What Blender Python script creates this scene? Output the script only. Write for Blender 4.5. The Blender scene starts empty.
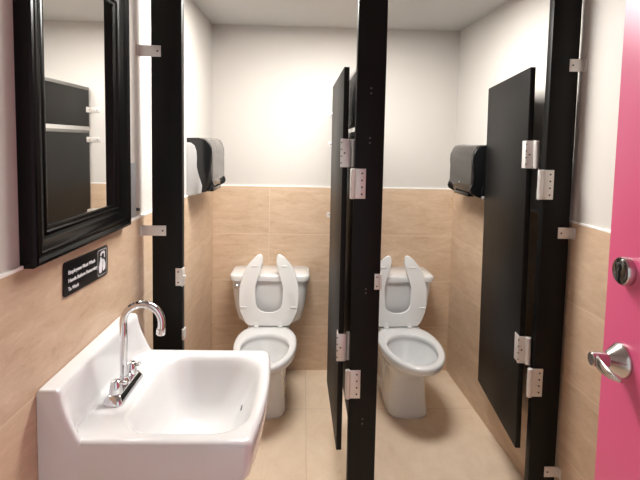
import bpy, bmesh, math, random
from mathutils import Vector, Matrix
random.seed(7)
S = bpy.context.scene
COL = S.collection

# ---------------------------------------------------------------- camera
F, CYP, PITCH, YAW, ROLL, EYE = 460.0, 175.99, 0.071862, 0.035706, -0.019798, 1.49473
D, XL0, XR0, H = 2.9325, -0.57635, 0.97082, 2.217
SL, SR = -0.0144, 0.0471
fwd = Vector((math.sin(YAW)*math.cos(PITCH), math.cos(YAW)*math.cos(PITCH), -math.sin(PITCH)))
rt0 = Vector((math.cos(YAW), -math.sin(YAW), 0)); dn0 = fwd.cross(rt0)
rt = rt0*math.cos(ROLL) + dn0*math.sin(ROLL); dn = -rt0*math.sin(ROLL) + dn0*math.cos(ROLL)
up = -dn; bk = -fwd
cam = bpy.data.cameras.new('camera'); camo = bpy.data.objects.new('camera', cam); COL.objects.link(camo)
camo.matrix_world = Matrix(((rt.x, up.x, bk.x, 0), (rt.y, up.y, bk.y, 0), (rt.z, up.z, bk.z, EYE), (0, 0, 0, 1)))
cam.sensor_fit = 'HORIZONTAL'; cam.sensor_width = 36; cam.lens = F/640*36
cam.shift_y = (CYP-240)/640; cam.clip_start = 0.02
S.camera = camo

# ---------------------------------------------------------------- light and exposure
w = bpy.data.worlds.new('doorway_fill'); S.world = w; w.use_nodes = True  # even background fill added through the doorway; no hall is built behind it
w.node_tree.nodes['Background'].inputs[0].default_value = (0.95, 0.98, 1.0, 1)
w.node_tree.nodes['Background'].inputs[1].default_value = 0.35
LIGHT_X, LIGHT_Y, LIGHT_STRENGTH = 0.12, 2.00, 18.5
LIGHT_HX, LIGHT_HY = 0.42, 0.20
S.view_settings.view_transform = 'Standard'; S.view_settings.look = 'None'
S.view_settings.gamma = 1; S.view_settings.use_curve_mapping = False
S.view_settings.exposure = 1.38

# ---------------------------------------------------------------- materials
def lin(c):
    return tuple((v/255/12.92 if v/255 <= .04045 else ((v/255+.055)/1.055)**2.4) for v in c) + (1,)

class NT:
    def __init__(s, name):
        s.m = bpy.data.materials.new(name); s.m.use_nodes = True
        s.t = s.m.node_tree; s.b = s.t.nodes['Principled BSDF']
    def n(s, typ, **kw):
        nd = s.t.nodes.new(typ)
        for k, v in kw.items(): setattr(nd, k, v)
        return nd
    def l(s, a, b): s.t.links.new(a, b)
    def math(s, op, a, b=None, c=None):
        nd = s.n('ShaderNodeMath', operation=op)
        for i, v in enumerate((a, b, c)):
            if v is None: continue
            if isinstance(v, (int, float)): nd.inputs[i].default_value = v
            else: s.l(v, nd.inputs[i])
        return nd.outputs[0]
    def mix(s, fac, a, b):
        nd = s.n('ShaderNodeMix', data_type='RGBA')
        for sock, v in ((nd.inputs[0], fac), (nd.inputs[6], a), (nd.inputs[7], b)):
            if isinstance(v, (int, float, tuple)): sock.default_value = v
            else: s.l(v, sock)
        return nd.outputs[2]

def plain(name, rgb, rough=.5, metal=0, var=.03, scale=12, coat=0, bump=0, bscale=80, spec=None):
    k = NT(name); b = k.b
    co = k.n('ShaderNodeTexCoord')
    nz = k.n('ShaderNodeTexNoise'); nz.inputs['Scale'].default_value = scale; nz.inputs['Detail'].default_value = 4
    k.l(co.outputs['Object'], nz.inputs['Vector'])
    c = lin(rgb)
    lo = tuple(v*(1-var) for v in c[:3]) + (1,); hi = tuple(min(1, v*(1+var)) for v in c[:3]) + (1,)
    k.l(k.mix(nz.outputs['Fac'], lo, hi), b.inputs['Base Color'])
    b.inputs['Roughness'].default_value = rough; b.inputs['Metallic'].default_value = metal
    if coat: b.inputs['Coat Weight'].default_value = coat; b.inputs['Coat Roughness'].default_value = .05
    if spec is not None: b.inputs['Specular IOR Level'].default_value = spec
    if bump:
        n2 = k.n('ShaderNodeTexNoise'); n2.inputs['Scale'].default_value = bscale; n2.inputs['Detail'].default_value = 3
        k.l(co.outputs['Object'], n2.inputs['Vector'])
        bp = k.n('ShaderNodeBump'); bp.inputs['Strength'].default_value = bump; bp.inputs['Distance'].default_value = .002
        k.l(n2.outputs['Fac'], bp.inputs['Height']); k.l(bp.outputs['Normal'], b.inputs['Normal'])
    return k.m

def tile(name, ua, va, u0, v0, pu, pv, base, dark, light, grout, g=.003, rough=.35, stretch=(1, 1), goff=1.0):
    """stone tiles: ua, va name the two world axes of the surface"""
    k = NT(name); co = k.n('ShaderNodeTexCoord'); sp = k.n('ShaderNodeSeparateXYZ'); k.l(co.outputs['Object'], sp.inputs[0])
    u, v = sp.outputs[ua], sp.outputs[va]
    def dist(x, x0, p):
        fr = k.math('FRACT', k.math('DIVIDE', k.math('SUBTRACT', x, x0-50*p), p))
        return k.math('MULTIPLY', k.math('MINIMUM', fr, k.math('SUBTRACT', 1.0, fr)), p), k.math('FLOOR', k.math('DIVIDE', k.math('SUBTRACT', x, x0-50*p), p))
    du, iu = dist(u, u0, pu); dv, iv = dist(v, v0, pv)
    line = k.math('LESS_THAN', k.math('MINIMUM', du, dv), g/2)
    cid = k.math('ADD', k.math('MULTIPLY', iu, 3.17), k.math('MULTIPLY', iv, 7.31))
    cb = k.n('ShaderNodeCombineXYZ')
    k.l(k.math('MULTIPLY', u, stretch[0]), cb.inputs[0]); k.l(k.math('MULTIPLY', v, stretch[1]), cb.inputs[1]); k.l(cid, cb.inputs[2])
    def noise(scale, detail, rgh=.6, dist_=0.0):
        n = k.n('ShaderNodeTexNoise'); n.inputs['Scale'].default_value = scale; n.inputs['Detail'].default_value = detail
        n.inputs['Roughness'].default_value = rgh; n.inputs['Distortion'].default_value = dist_
        k.l(cb.outputs[0], n.inputs['Vector']); return n.outputs['Fac']
    n1 = noise(6, 8, .72, .5); n2 = noise(34, 6, .75, .3)
    r = k.n('ShaderNodeMapRange'); r.inputs[1].default_value = .33; r.inputs[2].default_value = .67; k.l(n1, r.inputs[0])
    r2 = k.n('ShaderNodeMapRange'); r2.inputs[1].default_value = .40; r2.inputs[2].default_value = .60; r2.inputs[4].default_value = .75; k.l(n2, r2.inputs[0])
    c1 = k.mix(r.outputs[0], lin(dark), lin(light))
    c2 = k.mix(r2.outputs[0], c1, lin(base))
    wn = k.n('ShaderNodeTexWhiteNoise', noise_dimensions='1D'); k.l(cid, wn.inputs['W'])
    hs = k.n('ShaderNodeHueSaturation'); k.l(c2, hs.inputs['Color'])
    mr = k.n('ShaderNodeMapRange'); mr.inputs[3].default_value = .965; mr.inputs[4].default_value = 1.035; k.l(wn.outputs['Value'], mr.inputs[0]); k.l(mr.outputs[0], hs.inputs['Value'])
    k.l(k.mix(line, hs.outputs[0], lin(grout)), k.b.inputs['Base Color'])
    k.b.inputs['Roughness'].default_value = rough
    bp = k.n('ShaderNodeBump'); bp.inputs['Strength'].default_value = .25; bp.inputs['Distance'].default_value = .001
    k.l(k.math('SUBTRACT', 1.0, line), bp.inputs['Height']); k.l(bp.outputs[0], k.b.inputs['Normal'])
    return k.m

TT = 1.21
TB = dict(base=(205, 177, 150), dark=(186, 155, 125), light=(220, 196, 171), grout=(219, 197, 173), g=.0035)
M = {}
M['paint'] = plain('white_wall_paint', (204, 199, 193), .55, var=.012, scale=3, bump=.06, bscale=160)
M['ceil'] = plain('ceiling_paint', (200, 199, 196), .8, var=.015, scale=4, bump=.1, bscale=120)
M['tile_l'] = tile('wall_tile_left', 'Y', 'Z', 1.727, TT, 1.22, .305, stretch=(1, 3.2), **TB)
M['tile_r'] = tile('wall_tile_right', 'Y', 'Z', 1.72, TT, 1.22, .305, stretch=(1, 3.2), **TB)
M['tile_b'] = tile('wall_tile_back', 'X', 'Z', -.215, TT, .61, .305, stretch=(1, 3.2), **TB)
M['floor'] = tile('floor_tile', 'X', 'Y', .035, 2.49, 1.22, .61, (231, 209, 183), (221, 196, 168), (239, 220, 197), (205, 182, 157), g=.003, rough=.42, stretch=(1.6, 1))
M['caulk'] = plain('white_tile_edging', (246, 243, 238), .4)
M['black'] = plain('black_partition_laminate', (20, 19, 18), .45, var=.12, scale=60, bump=.05, bscale=300, spec=.16)
M['blackwood'] = plain('black_lacquered_wood', (9, 8, 8), .25, var=.2, scale=30, spec=.25)
M['porcelain'] = plain('white_porcelain', (226, 226, 226), .16, var=.01, coat=.5)
M['plastic'] = plain('white_seat_plastic', (236, 236, 235), .25, var=.01)
M['steel'] = plain('brushed_steel', (222, 218, 214), .38, metal=.45, var=.06, scale=50)
M['midgrey'] = plain('grey_metal_edging', (128, 126, 123), .45, metal=.3)
M['screw'] = plain('dark_screw_steel', (95, 92, 90), .4, metal=.9)
M['chrome'] = plain('polished_chrome', (225, 226, 228), .06, metal=1, var=.01)
M['nickel'] = plain('satin_nickel', (190, 186, 182), .22, metal=1, var=.03)
M['nickeldark'] = plain('dark_reflective_nickel', (96, 96, 94), .15, metal=1, var=.03)
M['pink'] = plain('pink_door_paint', (219, 87, 134), .4, var=.02, scale=5, bump=.03, bscale=140)
M['smoke'] = plain('smoked_grey_plastic', (96, 91, 87), .16, var=.05, scale=9)
M['smoke2'] = plain('dark_smoked_plastic', (58, 54, 51), .16, var=.05, scale=9)
M['gloss'] = plain('glossy_black_plastic', (20, 20, 21), .14, var=.1)
M['greyplastic'] = plain('light_grey_plastic', (172, 171, 170), .35, var=.03)
M['sign'] = plain('black_sign_plastic', (17, 16, 18), .35, var=.1)
M['ink'] = plain('white_lettering', (225, 224, 226), .5, var=.02)
M['strip'] = plain('grey_speckled_metal', (150, 150, 153), .4, metal=.2, var=.4, scale=160)
M['water'] = plain('toilet_water', (226, 229, 230), .02, var=.0)
k = NT('mirror_silver'); k.b.inputs['Base Color'].default_value = (.93, .93, .92, 1); k.b.inputs['Metallic'].default_value = 1; k.b.inputs['Roughness'].default_value = .0
M['mirror'] = k.m
k = NT('lamp_diffuser'); k.b.inputs['Base Color'].default_value = (1, 1, 1, 1)
k.b.inputs['Emission Color'].default_value = lin((255, 252, 247)); k.b.inputs['Emission Strength'].default_value = LIGHT_STRENGTH
M['lamp'] = k.m

# ---------------------------------------------------------------- mesh helpers
def fin(name, bm, mat, parent=None, ang=35):
    bmesh.ops.recalc_face_normals(bm, faces=bm.faces)
    me = bpy.data.meshes.new(name); bm.to_mesh(me); bm.free()
    for p in me.polygons: p.use_smooth = True
    me.set_sharp_from_angle(angle=math.radians(ang))
    me.materials.append(M[mat] if isinstance(mat, str) else mat)
    o = bpy.data.objects.new(name, me); COL.objects.link(o)
    if parent: o.parent = parent
    return o

def nb(): return bmesh.new()

def box(bm, x0, x1, y0, y1, z0, z1, bev=0, seg=2, mat=None):
    vs = [bm.verts.new((x, y, z)) for x in (x0, x1) for y in (y0, y1) for z in (z0, z1)]
    fs = [(0, 1, 3, 2), (4, 6, 7, 5), (0, 4, 5, 1), (2, 3, 7, 6), (0, 2, 6, 4), (1, 5, 7, 3)]
    F_ = [bm.faces.new([vs[i] for i in f]) for f in fs]
    if mat is not None:
        for v in vs: v.co = mat @ v.co
    if bev:
        es = list({e for f in F_ for e in f.edges})
        bmesh.ops.bevel(bm, geom=es, offset=bev, segments=seg, profile=.5, affect='EDGES')
    return bm

def loft(bm, rings, cap0=True, cap1=True, closed=True):
    R = [[bm.verts.new(p) for p in r] for r in rings]
    n = len(R[0])
    for a, b in zip(R, R[1:]):
        for i in range(n if closed else n-1):
            j = (i+1) % n
            bm.faces.new((a[i], a[j], b[j], b[i]))
    if cap0: bm.faces.new(R[0])
    if cap1: bm.faces.new(R[-1])
    return R

def prism(bm, poly, axis, a0, a1, bev=0, seg=2):
    """poly: list of 2-D points; extruded along axis 'x','y','z' between a0 and a1"""
    def P(p, a):
        return {'x': (a, p[0], p[1]), 'y': (p[0], a, p[1]), 'z': (p[0], p[1], a)}[axis]
    r0 = [bm.verts.new(P(p, a0)) for p in poly]; r1 = [bm.verts.new(P(p, a1)) for p in poly]
    n = len(poly); fs = [bm.faces.new(r0), bm.faces.new(r1)]
    for i in range(n): fs.append(bm.faces.new((r0[i], r0[(i+1) % n], r1[(i+1) % n], r1[i])))
    if bev:
        es = list(set(fs[0].edges) | set(fs[1].edges))
        bmesh.ops.bevel(bm, geom=es, offset=bev, segments=seg, profile=.5, affect='EDGES')
    return bm

def tube(bm, pts, r, seg=16, caps=True):
    pts = [Vector(p) for p in pts]; n = len(pts)
    rs = r if isinstance(r, (list, tuple)) else [r]*n
    t0 = (pts[1]-pts[0]).normalized(); ref = Vector((0, 0, 1)) if abs(t0.z) < .9 else Vector((0, 1, 0))
    u = t0.cross(ref).normalized(); rings = []
    for i, p in enumerate(pts):
        t = ((pts[min(i+1, n-1)]-pts[max(i-1, 0)])).normalized()
        u = (u - t*u.dot(t)).normalized(); v = t.cross(u)
        rings.append([p + (u*math.cos(2*math.pi*j/seg) + v*math.sin(2*math.pi*j/seg))*rs[i] for j in range(seg)])
    loft(bm, rings, caps, caps); return bm

def cyl(bm, a, b, r, seg=20, bev=0):
    a, b = Vector(a), Vector(b)
    if bev:
        d = (b-a).normalized()
        return tube(bm, [a, a+d*bev*.02, a+d*bev, b-d*bev, b-d*bev*.02, b], [r-bev, r-bev, r, r, r-bev, r-bev], seg)
    return tube(bm, [a, b], r, seg)

def lathe(bm, prof, o, axis, seg=28):
    """prof: (radius, distance along axis)"""
    axis = Vector(axis).normalized(); ref = Vector((0, 0, 1)) if abs(axis.z) < .9 else Vector((0, 1, 0))
    u = axis.cross(ref).normalized(); v = axis.cross(u); o = Vector(o)
    loft(bm, [[o + axis*h + (u*math.cos(2*math.pi*j/seg)+v*math.sin(2*math.pi*j/seg))*max(r, 1e-5) for j in range(seg)] for r, h in prof])
    return bm

def rrect(x0, x1, y0, y1, r, n=6):
    out = []
    for cx, cy, a in ((x1-r, y1-r, 0), (x0+r, y1-r, 90), (x0+r, y0+r, 180), (x1-r, y0+r, 270)):
        for i in range(n+1):
            t = math.radians(a + 90*i/n); out.append((cx+r*math.cos(t), cy+r*math.sin(t)))
    return out

def thing(name, label, cat, loc=(0, 0, 0), rz=0, group=None):
    o = bpy.data.objects.new(name, None); COL.objects.link(o); o.empty_display_size = .05
    o.location = loc; o.rotation_euler = (0, 0, rz); o['label'] = label; o['category'] = cat; o['kind'] = 'thing'
    if group: o['group'] = group
    return o

def structure(o, label=None):
    o['kind'] = 'structure'
    if label: o['label'] = label
    return o

def lx(y): return XL0 + SL*(D-y)
def rx(y): return XR0 + SR*(D-y)
AL, AR = -.0144, .0471           # turn of the two side walls
def left_root(y, z, **kw): return dict(loc=(lx(y), y, z), rz=AL)

# ---------------------------------------------------------------- room shell
Y0 = -.06; TK = .006
def shell(name, poly, z0, z1, mat, label):
    return structure(fin(name, prism(nb(), poly, 'z', z0, z1), mat), label)

shell('floor', [(-1.1, -.9), (1.5, -.9), (1.5, D+.1), (-1.1, D+.1)], -.08, 0, 'floor', 'beige stone tiled restroom floor')
shell('ceiling', [(-1.0, Y0-.1), (1.4, Y0-.1), (1.4, D+.1), (-1.0, D+.1)], H, H+.08, 'ceil', 'plain white ceiling above the stalls')
shell('wall_left', [(lx(Y0-.1)-TK, Y0-.1), (lx(D+.1)-TK, D+.1), (-.9, D+.1), (-.9, Y0-.1)], 0, H, 'paint', 'white painted left wall behind the mirror')
shell('wall_right', [(rx(Y0-.1)+TK, Y0-.1), (1.35, Y0-.1), (1.35, D+.1), (rx(D+.1)+TK, D+.1)], 0, H, 'paint', 'white painted right wall beside the pink door')
shell('wall_back', [(lx(D), D+TK), (rx(D), D+TK), (rx(D)+.2, D+.12), (lx(D)-.2, D+.12)], 0, H, 'paint', 'white painted back wall behind the toilets')
shell('wall_front', [(lx(Y0), Y0-.1), (-.43, Y0-.1), (-.43, Y0), (lx(Y0), Y0)], 0, H, 'paint', 'white wall left of the entrance doorway')
shell('wall_front', [(.53, Y0-.1), (rx(Y0), Y0-.1), (rx(Y0), Y0), (.53, Y0)], 0, H, 'paint', 'white wall behind the pink door')
shell('wall_front', [(-.43, Y0-.1), (.53, Y0-.1), (.53, Y0), (-.43, Y0)], 2.06, H, 'paint', 'white wall over the entrance doorway')
shell('trim_1', [(lx(Y0), Y0), (lx(D), D), (lx(D)-TK, D), (lx(Y0)-TK, Y0)], 0, TT, 'tile_l', 'beige tile wainscot on the left wall')
shell('trim_2', [(rx(Y0), Y0), (rx(Y0)+TK, Y0), (rx(D)+TK, D), (rx(D), D)], 0, TT, 'tile_r', 'beige tile wainscot on the right wall')
shell('trim_3', [(lx(D)-TK, D), (rx(D)+TK, D), (rx(D)+TK, D+TK), (lx(D)-TK, D+TK)], 0, TT, 'tile_b', 'beige tile wainscot behind the toilets')
e = .002
shell('trim_4', [(lx(Y0)+e, Y0), (lx(D)+e, D), (lx(D)-TK, D), (lx(Y0)-TK, Y0)], TT, TT+.007, 'caulk', 'white edging on top of the left wainscot')
shell('trim_5', [(rx(Y0)-e, Y0), (rx(Y0)+TK, Y0), (rx(D)+TK, D), (rx(D)-e, D)], TT, TT+.007, 'caulk', 'white edging on top of the right wainscot')
shell('trim_6', [(lx(D), D-e), (rx(D), D-e), (rx(D), D+TK), (lx(D), D+TK)], TT, TT+.007, 'caulk', 'white edging on top of the back wainscot')

# ceiling fixture that lights the room
t = thing('ceiling_light', 'flush white ceiling light panel above the stall doors', 'ceiling light', (LIGHT_X, LIGHT_Y, H))
b = nb()
hx, hy = LIGHT_HX, LIGHT_HY
for a in ((-hx-.025, hx+.025, -hy-.025, -hy), (-hx-.025, hx+.025, hy, hy+.025), (-hx-.025, -hx, -hy, hy), (hx, hx+.025, -hy, hy)):
    box(b, *a, -.014, 0, .003)
fin('frame', b, 'caulk', t)
fin('diffuser', box(nb(), -hx, hx, -hy, hy, -.009, -.001), 'lamp', t)

# ---------------------------------------------------------------- entrance door
DX, DY, DA = .518, -.02, math.radians(-6.6)
dl = .93
door = bpy.data.objects.new('door_1', None); COL.objects.link(door)
door.location = (DX, DY, 0); door.rotation_euler = (0, 0, DA)
structure(door, 'bright pink entrance door standing open at the right')
fin('panel', box(nb(), 0, .044, 0, dl, .012, 2.03, .002), 'pink', door)
ly = dl-.07
b = nb(); lathe(b, [(.0335, 0), (.0335, .004), (.031, .008), (.0165, .026), (.0145, .028)], (0, ly, 1.090), (-1, 0, 0)); ro = fin('lever_rose', b, 'nickel', door); ro['label'] = 'satin nickel lever rose'
b = nb(); cyl(b, (-.024, ly, 1.090), (-.058, ly, 1.090), .0135, 24, .0015)
fin('spindle', b, 'nickel', door)
b = nb(); rings = []
for dd, yy, hz, th in ((-.042, .006, .0112, .006), (-.047, -.004, .0118, .006), (-.0515, -.014, .0118, .0055), (-.054, -.030, .0112, .005), (-.0555, -.046, .0098, .0045), (-.0545, -.062, .0078, .004), (-.0515, -.076, .005, .003), (-.048, -.086, .0025, .002)):
    rings.append([Vector((dd+th*math.cos(a), ly+yy, 1.090+hz*math.sin(a))) for a in [2*math.pi*q/16 for q in range(16)]])
loft(b, rings)
lv = fin('lever_handle', b, 'nickel', door); lv['label'] = 'curved satin nickel lever handle'
b = nb(); lathe(b, [(.027, 0), (.027, .012), (.0255, .0145), (.0235, .0145)], (0, ly, 1.264), (-1, 0, 0)); fin('deadbolt_collar', b, 'nickel', door)
b = nb(); lathe(b, [(.0236, .010), (.0236, .0165), (.022, .0175)], (0, ly, 1.264), (-1, 0, 0))
db = fin('deadbolt_face', b, 'nickeldark', door); db['label'] = 'dark deadbolt face'
b = nb(); lathe(b, [(.0085, .0165), (.0085, .021), (.007, .022)], (0, ly+.002, 1.271), (-1, 0, 0)); box(b, -.0215, -.017, ly-.003, ly+.003, 1.249, 1.266, .0012)
fin('thumb_turn', b, 'nickeldark', door)
b = nb(); box(b, .008, .036, dl-.001, dl+.0015, .99, 1.12, .001); fin('latch_plate', b, 'nickel', door)

# ---------------------------------------------------------------- stall partition
YP, PT = 1.70, .034
def screw(par, x, y, z, r=.0035, ax=(0, -1, 0), name='screw'):
    b = nb(); lathe(b, [(r, -.001), (r, .0012), (r*.6, .0022)], (x, y, z), ax, 12); return fin(name, b, 'screw', par)

def pilaster(x0, x1, label):
    t = thing('partition_pilaster', label, 'partition post', ((x0+x1)/2, YP+PT/2, 0), 0, 'black stall pilasters')
    hw = (x1-x0)/2
    fin('post', box(nb(), -hw, hw, -PT/2, PT/2, 0, 2.08, .003), 'black', t)
    return t, hw

pL, hL = pilaster(-.556, -.446, 'narrow black partition post beside the mirror, fixed to the left wall')
pC, hC = pilaster(.189, .2965, 'black partition post standing between the two stall openings')
pR, hR = pilaster(.909, 1.015, 'black partition post fixed to the right wall near the pink door')
FR = -PT/2
def wall_bracket(par, sgn, hw, z, h, xin, wallx):
    b = nb()
    xa, xb = sorted((sgn*(hw-xin), sgn*(wallx-.0022)))
    box(b, xa, xb, FR-.003, FR, z-h/2, z+h/2, .0008)
    xc = sgn*wallx; xa, xb = sorted((xc, xc-sgn*.003))
    box(b, xa, xb, FR-.020, FR-.0005, z-h/2, z+h/2, .0008)
    o = fin('wall_bracket', b, 'steel', par)
    screw(o, sgn*(hw-xin+.012), FR-.003, z)
    return o
wl = pL.location.x - lx(YP-.015); wr = rx(YP-.015)-pR.location.x
wall_bracket(pL, -1, hL, 1.812, .040, .036, wl+TK)
wall_bracket(pL, -1, hL, 1.160, .038, .052, wl)
wall_bracket(pR, 1, hR, 1.800, .046, .036, wr+TK)
wall_bracket(pR, 1, hR, 1.170, .043, .044, wr)
wall_bracket(pR, 1, hR, .215, .043, .044, wr)
for z in (1.699, 1.680, 1.516, 1.498, .946, .930, .433, .414): screw(pC, .243-pC.location.x, FR, z)

def pilaster_hinge(par, xw, z, kx=-.008):
    """leaf on the post front plus lower knuckle; xw is the post's left edge"""
    x0 = xw-par.location.x
    b = nb()
    box(b, x0+.001, x0+.040, FR-.0035, FR, z-.056, z+.056, .001)
    cyl(b, (x0+kx, FR-.001, z-.056), (x0+kx, FR-.001, z+.056), .0105, 18, .001)
    o = fin('hinge_leaf', b, 'steel', par)
    for k in range(4): screw(o, x0+.026, FR-.0035, z+.039-.026*k, .0035)
pilaster_hinge(pC, .191, 1.346); pilaster_hinge(pC, .191, .573)
pilaster_hinge(pR, .903, 1.354, -.010); pilaster_hinge(pR, .903, .580, -.010)
def strike(par, x0, x1, z, h):
    b = nb(); box(b, x0, x1-.002, FR-.003, FR, z-h/2, z+h/2, .0008); box(b, x1-.003, x1+.003, FR-.012, FR+.02, z-h/2, z+h/2, .0008)
    o = fin('latch_strike', b, 'steel', par)
    for k in (-1, 1): screw(o, (x0+x1)/2-.003, FR-.003, z+k*h*.3, .003)
    return o
strike(pL, hL-.024, hL+.002, .986, .066); strike(pC, hC-.022, hC+.002, .975, .060)
s2 = strike(pL, hL-.001, hL+.006, .768, .04); s2.name = 'door_stop'
b = nb(); cyl(b, (hL+.004, FR+.006, .986), (hL+.012, FR+.006, .986), .006, 12, .001); o = fin('bumper', b, 'steel', pL)

def stall_door(x, y, rz, z0, z1, dlen, label, tilt):
    y += .016
    t = thing('stall_door', label, 'stall door', (x, y, z0), rz, 'black stall doors')
    t.rotation_euler = (tilt, 0, rz)
    hh = z1-z0
    fin('panel', box(nb(), 0, .021, 0, dlen, 0, hh, .002), 'black', t)
    return t
def door_hinge(par, z, kx, ky):
    b = nb()
    box(b, -.007, .030, -.0045, 0, z-.054, z+.054, .001)
    box(b, -.003, 0, -.004, .045, z-.054, z+.054, .001)
    box(b, .021, .024, -.004, .045, z-.054, z+.054, .001)
    cyl(b, (kx, ky, z-.054), (kx, ky, z+.054), .0105, 18, .001)
    o = fin('hinge_leaf', b, 'steel', par)
    screw(o, .008, -.0045, z, .0035)
    for k in range(4): screw(o, -.0045, -.0045, z+.04-.026*k, .0028)
dR = stall_door(.866, 1.7175, -math.atan2(.062, .56), .290, 1.805, .562, 'black stall door swung open toward the right wall, hiding part of the dispenser', -.030)
dL = stall_door(.147, 1.717, math.atan2(.010, .545), .284, 1.784, .545, 'black stall door seen nearly edge-on, swung open into the left stall', -.018)
door_hinge(dR, 1.466-.290, .031, -.010); door_hinge(dR, .692-.290, .031, -.010)
door_hinge(dL, 1.458-.284, .041, .014); door_hinge(dL, .700-.284, .041, .014)

PX0, PX1 = .210, .232
def divider(z0, z1, label):
    t = thing('divider_panel', label, 'partition panel', ((PX0+PX1)/2, (YP+D)/2, z0), 0, 'panels between the two stalls')
    y0, y1 = YP+PT+.003-(YP+D)/2, D-.02-(YP+D)/2; hw = (PX1-PX0)/2
    fin('panel', box(nb(), -hw, hw, y0, y1, 0, z1-z0, .0015), 'black', t)
    b = nb(); h = z1-z0
    box(b, -hw-.0006, hw+.0006, y0, y1, h, h+.018, .0006)
    box(b, -hw-.0006, hw+.0006, y1, y1+.006, 0, h+.018, .0006)
    fin('edge_strip', b, 'midgrey', t)
    return t, hw, (YP+D)/2
dv1, hw, ym = divider(1.568, 1.792, 'upper black divider panel above the gap between the stalls')
dv2, _, _ = divider(.30, 1.527, 'lower black divider panel below the gap between the stalls')
def panel_bracket(par, z, yw):
    z -= par.location.z
    b = nb(); h = .034; y1 = yw-ym
    box(b, -hw-.003, -hw, y1-.06, y1, z-h/2, z+h/2, .0008); box(b, -hw-.058, -hw-.001, y1-.003, y1, z-h/2, z+h/2, .0008)
    b3 = nb(); box(b3, hw, hw+.003, y1-.06, y1, z-h/2, z+h/2, .0008); box(b3, hw+.001, hw+.050, y1-.003, y1, z-h/2, z+h/2, .0008)
    fin('wall_bracket', b3, 'steel', par); o = fin('wall_bracket', b, 'steel', par)
    screw(o, -hw-.040, y1-.003, z); b2 = screw(o, -hw-.003, y1-.026, z, .0035, (-1, 0, 0))
panel_bracket(dv1, 1.672, D+TK); panel_bracket(dv2, 1.487, D+TK); panel_bracket(dv2, 1.035, D)

# ---------------------------------------------------------------- toilets
def egg(yf, yb, c, wd, z, n=48, pb=1.0, pf=1.0):
    out = []
    for i in range(n):
        a = 2*math.pi*i/n; s, co = math.sin(a), math.cos(a)
        p = pf if co > 0 else pb
        x = wd*math.copysign(abs(s)**p, s)
        y = c + ((yf-c)*abs(co)**(p if p < 1 else 1) if co > 0 else -(c-yb)*abs(co)**(p if p < 1 else 1))
        out.append((x, -y, z))
    return out

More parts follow.
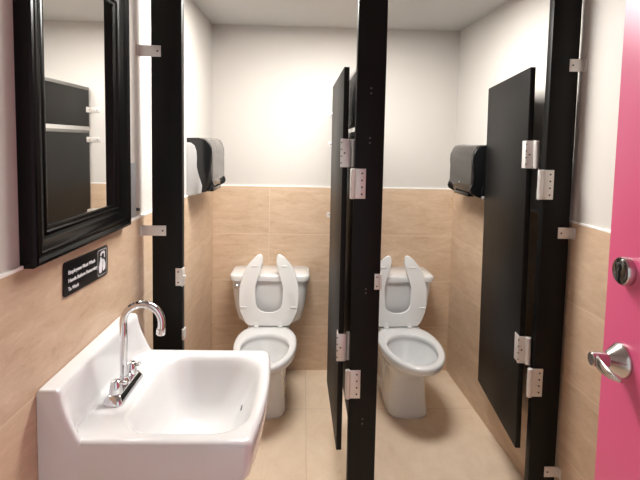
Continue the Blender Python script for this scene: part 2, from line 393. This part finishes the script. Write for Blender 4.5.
def make_toilet(x, rz, label, dx=0):
    """front of the toilet points to -Y, local y is minus the distance from the back wall"""
    t = thing('toilet', label, 'toilet', (x, D, 0), rz, 'white two-piece toilets')
    b = nb()
    R = [(.0, .540, .15, .114, .42, .6), (.012, .541, .15, .115, .42, .6), (.03, .536, .15, .112, .42, .6), (.07, .528, .15, .106, .42, .62), (.14, .523, .14, .100, .42, .65),
         (.20, .526, .12, .099, .42, .7), (.245, .546, .10, .107, .42, .8), (.28, .588, .09, .126, .42, .9), (.315, .652, .10, .147, .44, 1),
         (.340, .705, .15, .161, .44, 1), (.350, .742, .20, .164, .47, 1), (.358, .766, .22, .169, .48, 1), (.368, .774, .226, .171, .48, 1), (.388, .776, .23, .1715, .48, 1), (.395, .773, .232, .170, .48, 1), (.399, .765, .236, .167, .48, 1),
         (.400, .755, .245, .158, .48, 1), (.3995, .735, .352, .137, .51, 1), (.397, .729, .358, .132, .51, 1), (.390, .726, .361, .129, .51, 1), (.374, .726, .361, .129, .51, 1), (.370, .731, .357, .134, .51, 1), (.352, .716, .36, .129, .51, 1), (.31, .625, .365, .108, .49, 1), (.25, .520, .37, .078, .46, 1), (.20, .490, .39, .05, .45, 1), (.18, .46, .41, .02, .44, 1)]
    loft(b, [egg(yf, yb, c, w_, z, pb=(.8 if yb < .25 else 1), pf=pf) for z, yf, yb, w_, c, pf in R])
    # deck below the tank and the trapway foot
    loft(b, [[(px, -py, z) for px, py in rrect(-w_, w_, .03, .33, .05)] for z, w_ in ((.27, .085), (.30, .105), (.35, .122), (.385, .125), (.396, .121), (.399, .115))])
    loft(b, [[(px, -py, z) for px, py in rrect(-w_, w_, .06, yf, .06)] for z, w_, yf in ((0, .104, .36), (.012, .105, .36), (.03, .100, .355), (.06, .094, .35), (.14, .106, .34), (.20, .106, .34), (.26, .10, .33))])
    bowl = fin('bowl', b, 'porcelain', t, 85)
    b = nb(); loft(b, [egg(.512, .375, .455, .070, z) for z in (.232, .240)]); fin('water', b, 'water', t)
    for s in (-1, 1):
        b = nb(); lathe(b, [(.013, 0), (.013, .008), (.009, .016), (.002, .019)], (s*.094, -.29, .012), (0, 0, 1), 16); fin('bolt_cap', b, 'plastic', t)
    b = nb()
    loft(b, [[(px+dx, -py, z) for px, py in rrect(-w_, w_, .012, yf, .045, 8)] for z, w_, yf in ((.385, .16, .16), (.392, .175, .185), (.42, .196, .198), (.50, .214, .207), (.60, .226, .214), (.664, .230, .217))])
    tank = fin('tank', b, 'porcelain', t, 50)
    b = nb()
    loft(b, [[(px+dx, -py, z) for px, py in rrect(-w_, w_, .006-(w_-.238), yf, .04, 8)] for z, w_, yf in ((.660, .232, .222), (.664, .238, .229), (.688, .240, .231), (.697, .237, .228), (.701, .230, .221))])
    fin('tank_lid', b, 'porcelain', t, 50)
    b = nb(); cyl(b, (-.196+dx, -.204, .628), (-.196+dx, -.226, .628), .012, 16, .002)
    tube(b, [(-.206+dx, -.225, .628), (-.19+dx, -.229, .627), (-.165+dx, -.231, .625), (-.14+dx, -.231, .622)], [.0055, .006, .0065, .005], 12); fl = fin('flush_lever', b, 'chrome', t); fl['label'] = 'chrome flush lever'
    # raised open-front seat
    outer = [(.0, .106), (.004, .122), (.018, .137), (.045, .153), (.085, .166), (.13, .173), (.18, .1745), (.23, .173), (.28, .166), (.32, .152), (.355, .131), (.385, .106), (.405, .087), (.418, .070), (.423, .056)]
    inner = [(.417, .046), (.405, .041), (.38, .040), (.35, .043), (.32, .053), (.28, .068), (.23, .082), (.18, .088), (.13, .085), (.10, .074), (.083, .055), (.073, .030), (.070, 0)]
    half = [(w_, s) for s, w_ in outer] + [(w_, s) for s, w_ in inner]
    poly = half + [(-x_, s) for x_, s in reversed(half[:-1])]
    b = nb(); prism(b, poly, 'y', -.010, .010, .0065, 3)
    tilt = math.radians(-6.0)
    mt = Matrix.Translation((dx*.8, -.268, .408)) @ Matrix.Rotation(tilt, 4, 'X')
    bmesh.ops.transform(b, matrix=mt, verts=b.verts)
    seat = fin('seat', b, 'plastic', t, 40)
    for s in (-1, 1):
        for (xx, ss) in ((.088, .352), (.147, .11)):
            b = nb(); box(b, s*xx-.018, s*xx+.018, -.0145, -.009, ss-.004, ss+.004, .002)
            bmesh.ops.transform(b, matrix=mt, verts=b.verts)
            fin('bumper', b, 'plastic', seat)
    for s in (-1, 1):
        b = nb(); box(b, s*.070-.014+dx*.8, s*.070+.014+dx*.8, -.285, -.250, .398, .414, .004); box(b, s*.070-.009+dx*.8, s*.070+.009+dx*.8, -.279, -.257, .408, .430, .004)
        fin('hinge', b, 'plastic', t)
    # supply line and valve on the wall
    return t
make_toilet(-.193, 0, 'white toilet with raised seat in the left stall, behind the sink')
make_toilet(.582, math.radians(2.6), 'white toilet with raised seat in the right stall, nearer the pink door', -.022)

# ---------------------------------------------------------------- towel dispensers
def dispenser(loc, rz, label, cover, flip):
    t = thing('paper_dispenser', label, 'dispenser', loc, rz, 'black wall dispensers')
    hw_ = .166
    z0 = 1.215
    out = [(.0, .293), (.06, .294), (.095, .283), (.115, .265), (.1265, .238), (.128, .205), (.124, .17), (.118, .143), (.120, .115), (.127, .085), (.135, .066), (.138, .055), (.132, .040), (.10, .022), (.06, .012), (0, .010)]
    grey = [(.0, .270), (.022, .268), (.040, .255), (.050, .225), (.052, .19), (.051, .145), (.064, .095), (.078, .052), (.076, .026), (.062, .009), (.02, .0), (0, -.002)]
    cov = [(.05, .293), (.085, .292), (.108, .284), (.119, .268), (.126, .245), (.129, .20), (.130, .14), (.130, .09), (.127, .058), (.118, .040), (.10, .024), (.05, .014)]
    def mk(poly, y0, y1, bev): return prism(nb(), poly, 'y', y0, y1, bev, 3)
    fin('cover', mk(cov, -hw_+.014, hw_-.014, .004), cover, t)
    for s in (-1, 1):
        fin('side_panel', mk(out, min(s*hw_, s*(hw_-.016)), max(s*hw_, s*(hw_-.016)), .0035), 'gloss', t)
        fin('housing', mk(grey, min(s*(hw_+.004), s*(hw_-.003)), max(s*(hw_+.004), s*(hw_-.003)), .002), 'gloss' if flip else 'greyplastic', t)
        b = nb(); lathe(b, [(.008, -.002), (.008, .003), (.005, .0035)], (.068, s*(hw_+.002), .020), (0, s, 0), 18); fin('side_button', b, 'greyplastic', t)
    b = nb(); lathe(b, [(.0055, -.003), (.0055, .003), (.003, .0035)], (.129, 0+(.06 if flip else -.06)*0, .088), (1, 0, .2), 16); fin('lock', b, 'chrome', t)
    fin('outlet', box(nb(), .085, .122, -.10, .10, .016, .036, .003), 'gloss', t)
    return t
dispenser((lx(2.505)-TK+.0, 2.505, 1.215), AL, 'black and smoke-grey paper dispenser with pale side on the left stall wall', 'smoke', False)
dispenser((rx(2.525)+TK, 2.525, 1.207), math.pi+AR, 'dark paper dispenser on the right stall wall, partly behind the open door', 'smoke2', True)

# ---------------------------------------------------------------- mirror
MY0, MY1, MZ0, MZ1, FW = 1.0, 1.533, 1.210, 1.978, .082
mc = (MY0+MY1)/2
t = thing('wall_mirror', 'tall mirror in a wide black moulded frame above the sink', 'mirror', (lx(mc)-TK, mc, MZ0), AL)
hy_, hz_ = (MY1-MY0)/2, MZ1-MZ0
prof = [(0, 0), (0, .030), (.004, .035), (.010, .036), (.015, .033), (.018, .031), (.022, .033), (.028, .033), (.032, .030), (.048, .025), (.058, .0205), (.062, .022), (.067, .022), (.071, .0185), (.078, .018), (.080, .017), (.082, .016), (.082, .003)]
b = nb()
loft(b, [[(d, y, z) for d, y, z in ((dd, -hy_+u, u), (dd, hy_-u, u), (dd, hy_-u, hz_-u), (dd, -hy_+u, hz_-u))] for u, dd in prof], False, False)
fin('frame', b, 'blackwood', t, 25)
b = nb(); g0, g1, gz0, gz1 = -hy_+FW-.004, hy_-FW+.004, FW-.004, hz_-FW+.004; be = .005
loft(b, [[(d, y0, z0), (d, y1, z0), (d, y1, z1), (d, y0, z1)] for d, y0, y1, z0, z1 in ((.004, g0, g1, gz0, gz1), (.0150, g0, g1, gz0, gz1), (.0153, g0+be, g1-be, gz0+be, gz1-be))])
fin('mirror_glass', b, 'mirror', t, 1)

t = thing('wall_strip', 'narrow grey speckled strip on the white wall just right of the mirror', 'wall strip', (lx(1.63)-TK, 1.63, 1.222), AL)
b = nb(); box(b, 0, .006, -.022, .022, 0, .19, .002); fin('rail', b, 'strip', t)
b = nb(); cyl(b, (.004, .026, .022), (.016, .026, .022), .006, 12, .001); fin('knob', b, 'screw', t)

# ---------------------------------------------------------------- sign
sy0, sy1 = 1.157, 1.407; sw = sy1-sy0; sh = .089
t = thing('hand_washing_sign', 'small black plaque with white hand washing notice below the mirror', 'sign', (lx((sy0+sy1)/2), (sy0+sy1)/2, 1.1315), AL)
t.rotation_euler = (math.radians(-1.9), 0, AL)
fin('plaque', prism(nb(), rrect(-sw/2, sw/2, -sh/2, sh/2, .008), 'x', 0, .004, .001), 'sign', t)
def text(txt, size, y, z, par, wid, name='lettering'):
    cu = bpy.data.curves.new('t', 'FONT'); cu.body = txt; cu.size = size; cu.extrude = .0003; cu.resolution_u = 3; cu.offset = .0003
    o = bpy.data.objects.new('t', cu); COL.objects.link(o)
    dg = bpy.context.evaluated_depsgraph_get(); me = bpy.data.meshes.new_from_object(o.evaluated_get(dg))
    bpy.data.objects.remove(o)
    xs = [v.co.x for v in me.vertices]; k_ = wid/(max(xs)-min(xs)); me.transform(Matrix.Diagonal((k_, 1.0, 1, 1)))
    me.transform(Matrix(((0, 0, 1, .0043), (1, 0, 0, y), (0, 1, 0, z), (0, 0, 0, 1))))
    me.materials.clear(); me.materials.append(M['ink'])
    q = bpy.data.objects.new(name, me); COL.objects.link(q); q.parent = par
    return q
for i, (s, wd_) in enumerate((('Employees Must Wash', .146), ('Hands Before Returning', .158), ('To Work', .054))):
    text(s, .0138, -sw/2+.020, .010-.0215*i, t, wd_)
# pictogram: frame line, tap and a pair of rubbing hands
b = nb()
c0, c1 = rrect(.058, .116, -.038, .038, .006), rrect(.0595, .1145, -.0365, .0365, .005)
loft(b, [[(.0045, y, z) for y, z in c0], [(.0045, y, z) for y, z in c1]], False, False)
fin('pictogram_border', b, 'ink', t)
b = nb()
def flat(poly): prism(b, poly, 'x', .0038, .0046)
flat([(.068, -.030), (.082, -.030), (.086, -.012), (.091, .004), (.088, .010), (.084, .008), (.080, .016), (.075, .016), (.072, .004), (.066, -.012)])
flat([(.092, -.028), (.106, -.024), (.108, -.010), (.104, -.002), (.097, .008), (.093, .006), (.094, -.004), (.088, -.012)])
flat([(.074, .021), (.076, .028), (.084, .032), (.100, .032), (.104, .026), (.104, .012), (.099, .012), (.099, .024), (.086, .026), (.080, .019)])
fin('pictogram', b, 'ink', t)

# ---------------------------------------------------------------- sink
SY = 1.28
t = thing('wall_sink', 'white wall-hung porcelain sink under the mirror', 'sink', (lx(SY), SY, .56), AL)
ZB = .56
def outl(x0, x1, y0, y1, r, bow, n=7, m=8, rb=None):
    """rounded rectangle, its front (x1) edge bowed out; same point count every time"""
    p = []; b_ = rb or r
    def corner(cx, cy, a, rr=None):
        rr = rr or r
        for i in range(n+1):
            q = math.radians(a+90*i/n); p.append((cx+rr*math.cos(q), cy+rr*math.sin(q)))
    def side(a, c):
        for i in range(1, m): p.append((a[0]+(c[0]-a[0])*i/m, a[1]+(c[1]-a[1])*i/m))
    corner(x1-r, y1-r, 0); side((x1-r, y1), (x0+b_, y1)); corner(x0+b_, y1-b_, 90, b_); side((x0, y1-b_), (x0, y0+b_)); corner(x0+b_, y0+b_, 180, b_); side((x0+b_, y0), (x1-r, y0)); corner(x1-r, y0+r, 270); side((x1, y0+r), (x1, y1-r))
    cy, hh = (y0+y1)/2, (y1-y0)/2; mid = (x0+x1)/2
    return [(x + bow*max(0, (x-mid)/(x1-mid))*(1-((y-cy)/hh)**2), y) for x, y in p]
# x is the distance from the wall: apron front about .49 (corner) to .515 (middle)
h_ = .245
R = [(.575, .13, .36, .12, .07, .01), (.60, .09, .41, .165, .08, .015), (.65, .04, .455, .215, .06, .02), (.688, .001, .474, .236, .03, .018), (.698, .001, .481, .243, .022, .019), (.703, .001, .484, .2447, .02, .019),
     (.74, .001, .488, .2448, .02, .020), (.778, .001, .491, h_, .02, .020), (.787, .001, .489, h_-.002, .02, .020), (.7915, .002, .484, h_-.007, .02, .020), (.793, .004, .478, h_-.014, .02, .020)]
IN = [(.7925, .155, .470, .206, .075, .022), (.789, .165, .463, .199, .075, .02), (.780, .172, .456, .192, .075, .02), (.760, .180, .449, .184, .075, .018), (.72, .194, .430, .166, .07, .015), (.67, .210, .404, .144, .065, .01), (.64, .232, .380, .118, .055, .008), (.628, .262, .350, .085, .038, .005), (.625, .295, .318, .03, .011, .0)]
b = nb()
loft(b, [[(x, y, z-ZB) for x, y in outl(x0, x1, -hh, hh, r, bow, rb=(.004 if z > .68 else None))] for z, x0, x1, hh, r, bow in R] +
     [[(x, y-.006, z-ZB) for x, y in outl(x0, x1, -hh, hh, r, bow)] for z, x0, x1, hh, r, bow in IN])
# back ledge with two raised wings
sec = []
def ledge(y, top, topx, footx):
    pts = [(0.001, .70)]
    pts += [(0.001, top-.004), (.004, top)] + [(topx-.008, top), (topx-.002, top-.003), (topx+.002, top-.010)]
    for i in range(1, 9):
        f_ = i/8; pts.append((topx+.002+(footx-topx-.002)*(f_**1.5), top-.010+(.796-top+.010)*f_))
    pts += [(footx+.006, .790), (footx+.006, .70)]
    return [(x, y, z-ZB) for x, z in pts]
zt = .916
for y, tp, tx, fx in ((-h_+.000, zt-.006, .044, .086), (-h_+.002, zt-.002, .048, .090), (-h_+.007, zt, .050, .092), (-h_+.016, zt, .050, .090), (-h_+.034, zt, .046, .074), (-h_+.06, zt, .044, .060), (0, zt, .043, .058), (h_-.06, zt, .044, .060), (h_-.034, zt, .046, .074), (h_-.016, zt, .050, .090), (h_-.007, zt, .050, .092), (h_-.002, zt-.002, .048, .090), (h_, zt-.006, .044, .086)):
    sec.append(ledge(y, tp, tx, fx))
loft(b, sec)
basin = fin('basin', b, 'porcelain', t, 50)
b = nb(); lathe(b, [(.021, 0), (.021, .002), (.017, .003), (.015, .001)], (.307, -.006, .625-ZB+.001), (0, 0, 1)); fin('drain', b, 'chrome', t)
b = nb(); box(b, .4335, .4362, -.018, .002, .735-ZB, .741-ZB, .0004, 1, None); ov = fin('overflow_slot', b, 'screw', t)
# tap
fz = .7925-ZB; FX, FY = .108, -.018
b = nb()
loft(b, [[(FX+px, FY+py, fz+z) for px, py in rrect(-hx_, hx_, -hy2, hy2, hx_*.55)] for z, hx_, hy2 in ((0, .027, .084), (.006, .027, .084), (.013, .024, .080), (.021, .018, .074), (.023, .015, .071))])
fb = fin('faucet', b, 'chrome', t, 40); fb['label'] = 'chrome gooseneck faucet with two small handles'
b = nb(); lathe(b, [(.016, 0), (.016, .012), (.0115, .018), (.0115, .026)], (FX, FY, fz+.018), (0, 0, 1))
pts = [(FX, FY, fz+.03+.165*i/6) for i in range(7)]
r_ = .053
for i in range(1, 15):
    a = math.pi - i/14*math.radians(188)
    pts.append((FX+r_+r_*math.cos(a), FY, fz+.195+r_*math.sin(a)))
pts.append((pts[-1][0]-.0015, FY, pts[-1][2]-.012))
tube(b, pts, .0102, 18); sp = fin('spout', b, 'chrome', fb, 50)
b = nb(); e1, e2 = Vector(pts[-1]), Vector(pts[-2]); d_ = (e1-e2).normalized(); cyl(b, e1-d_*.004, e1+d_*.014, .0122, 20, .0015); fin('aerator', b, 'chrome', fb)
for s in (-1, 1):
    b = nb(); lathe(b, [(.017, 0), (.0175, .010), (.016, .024), (.013, .034), (.0115, .038), (.006, .041)], (FX, FY+s*.052, fz+.018), (0, 0, 1), 12)
    box(b, FX-.014, FX+.028, FY+s*.052-.006, FY+s*.052+.006, fz+.046, fz+.056, .003)
    fin('handle', b, 'chrome', fb, 30)
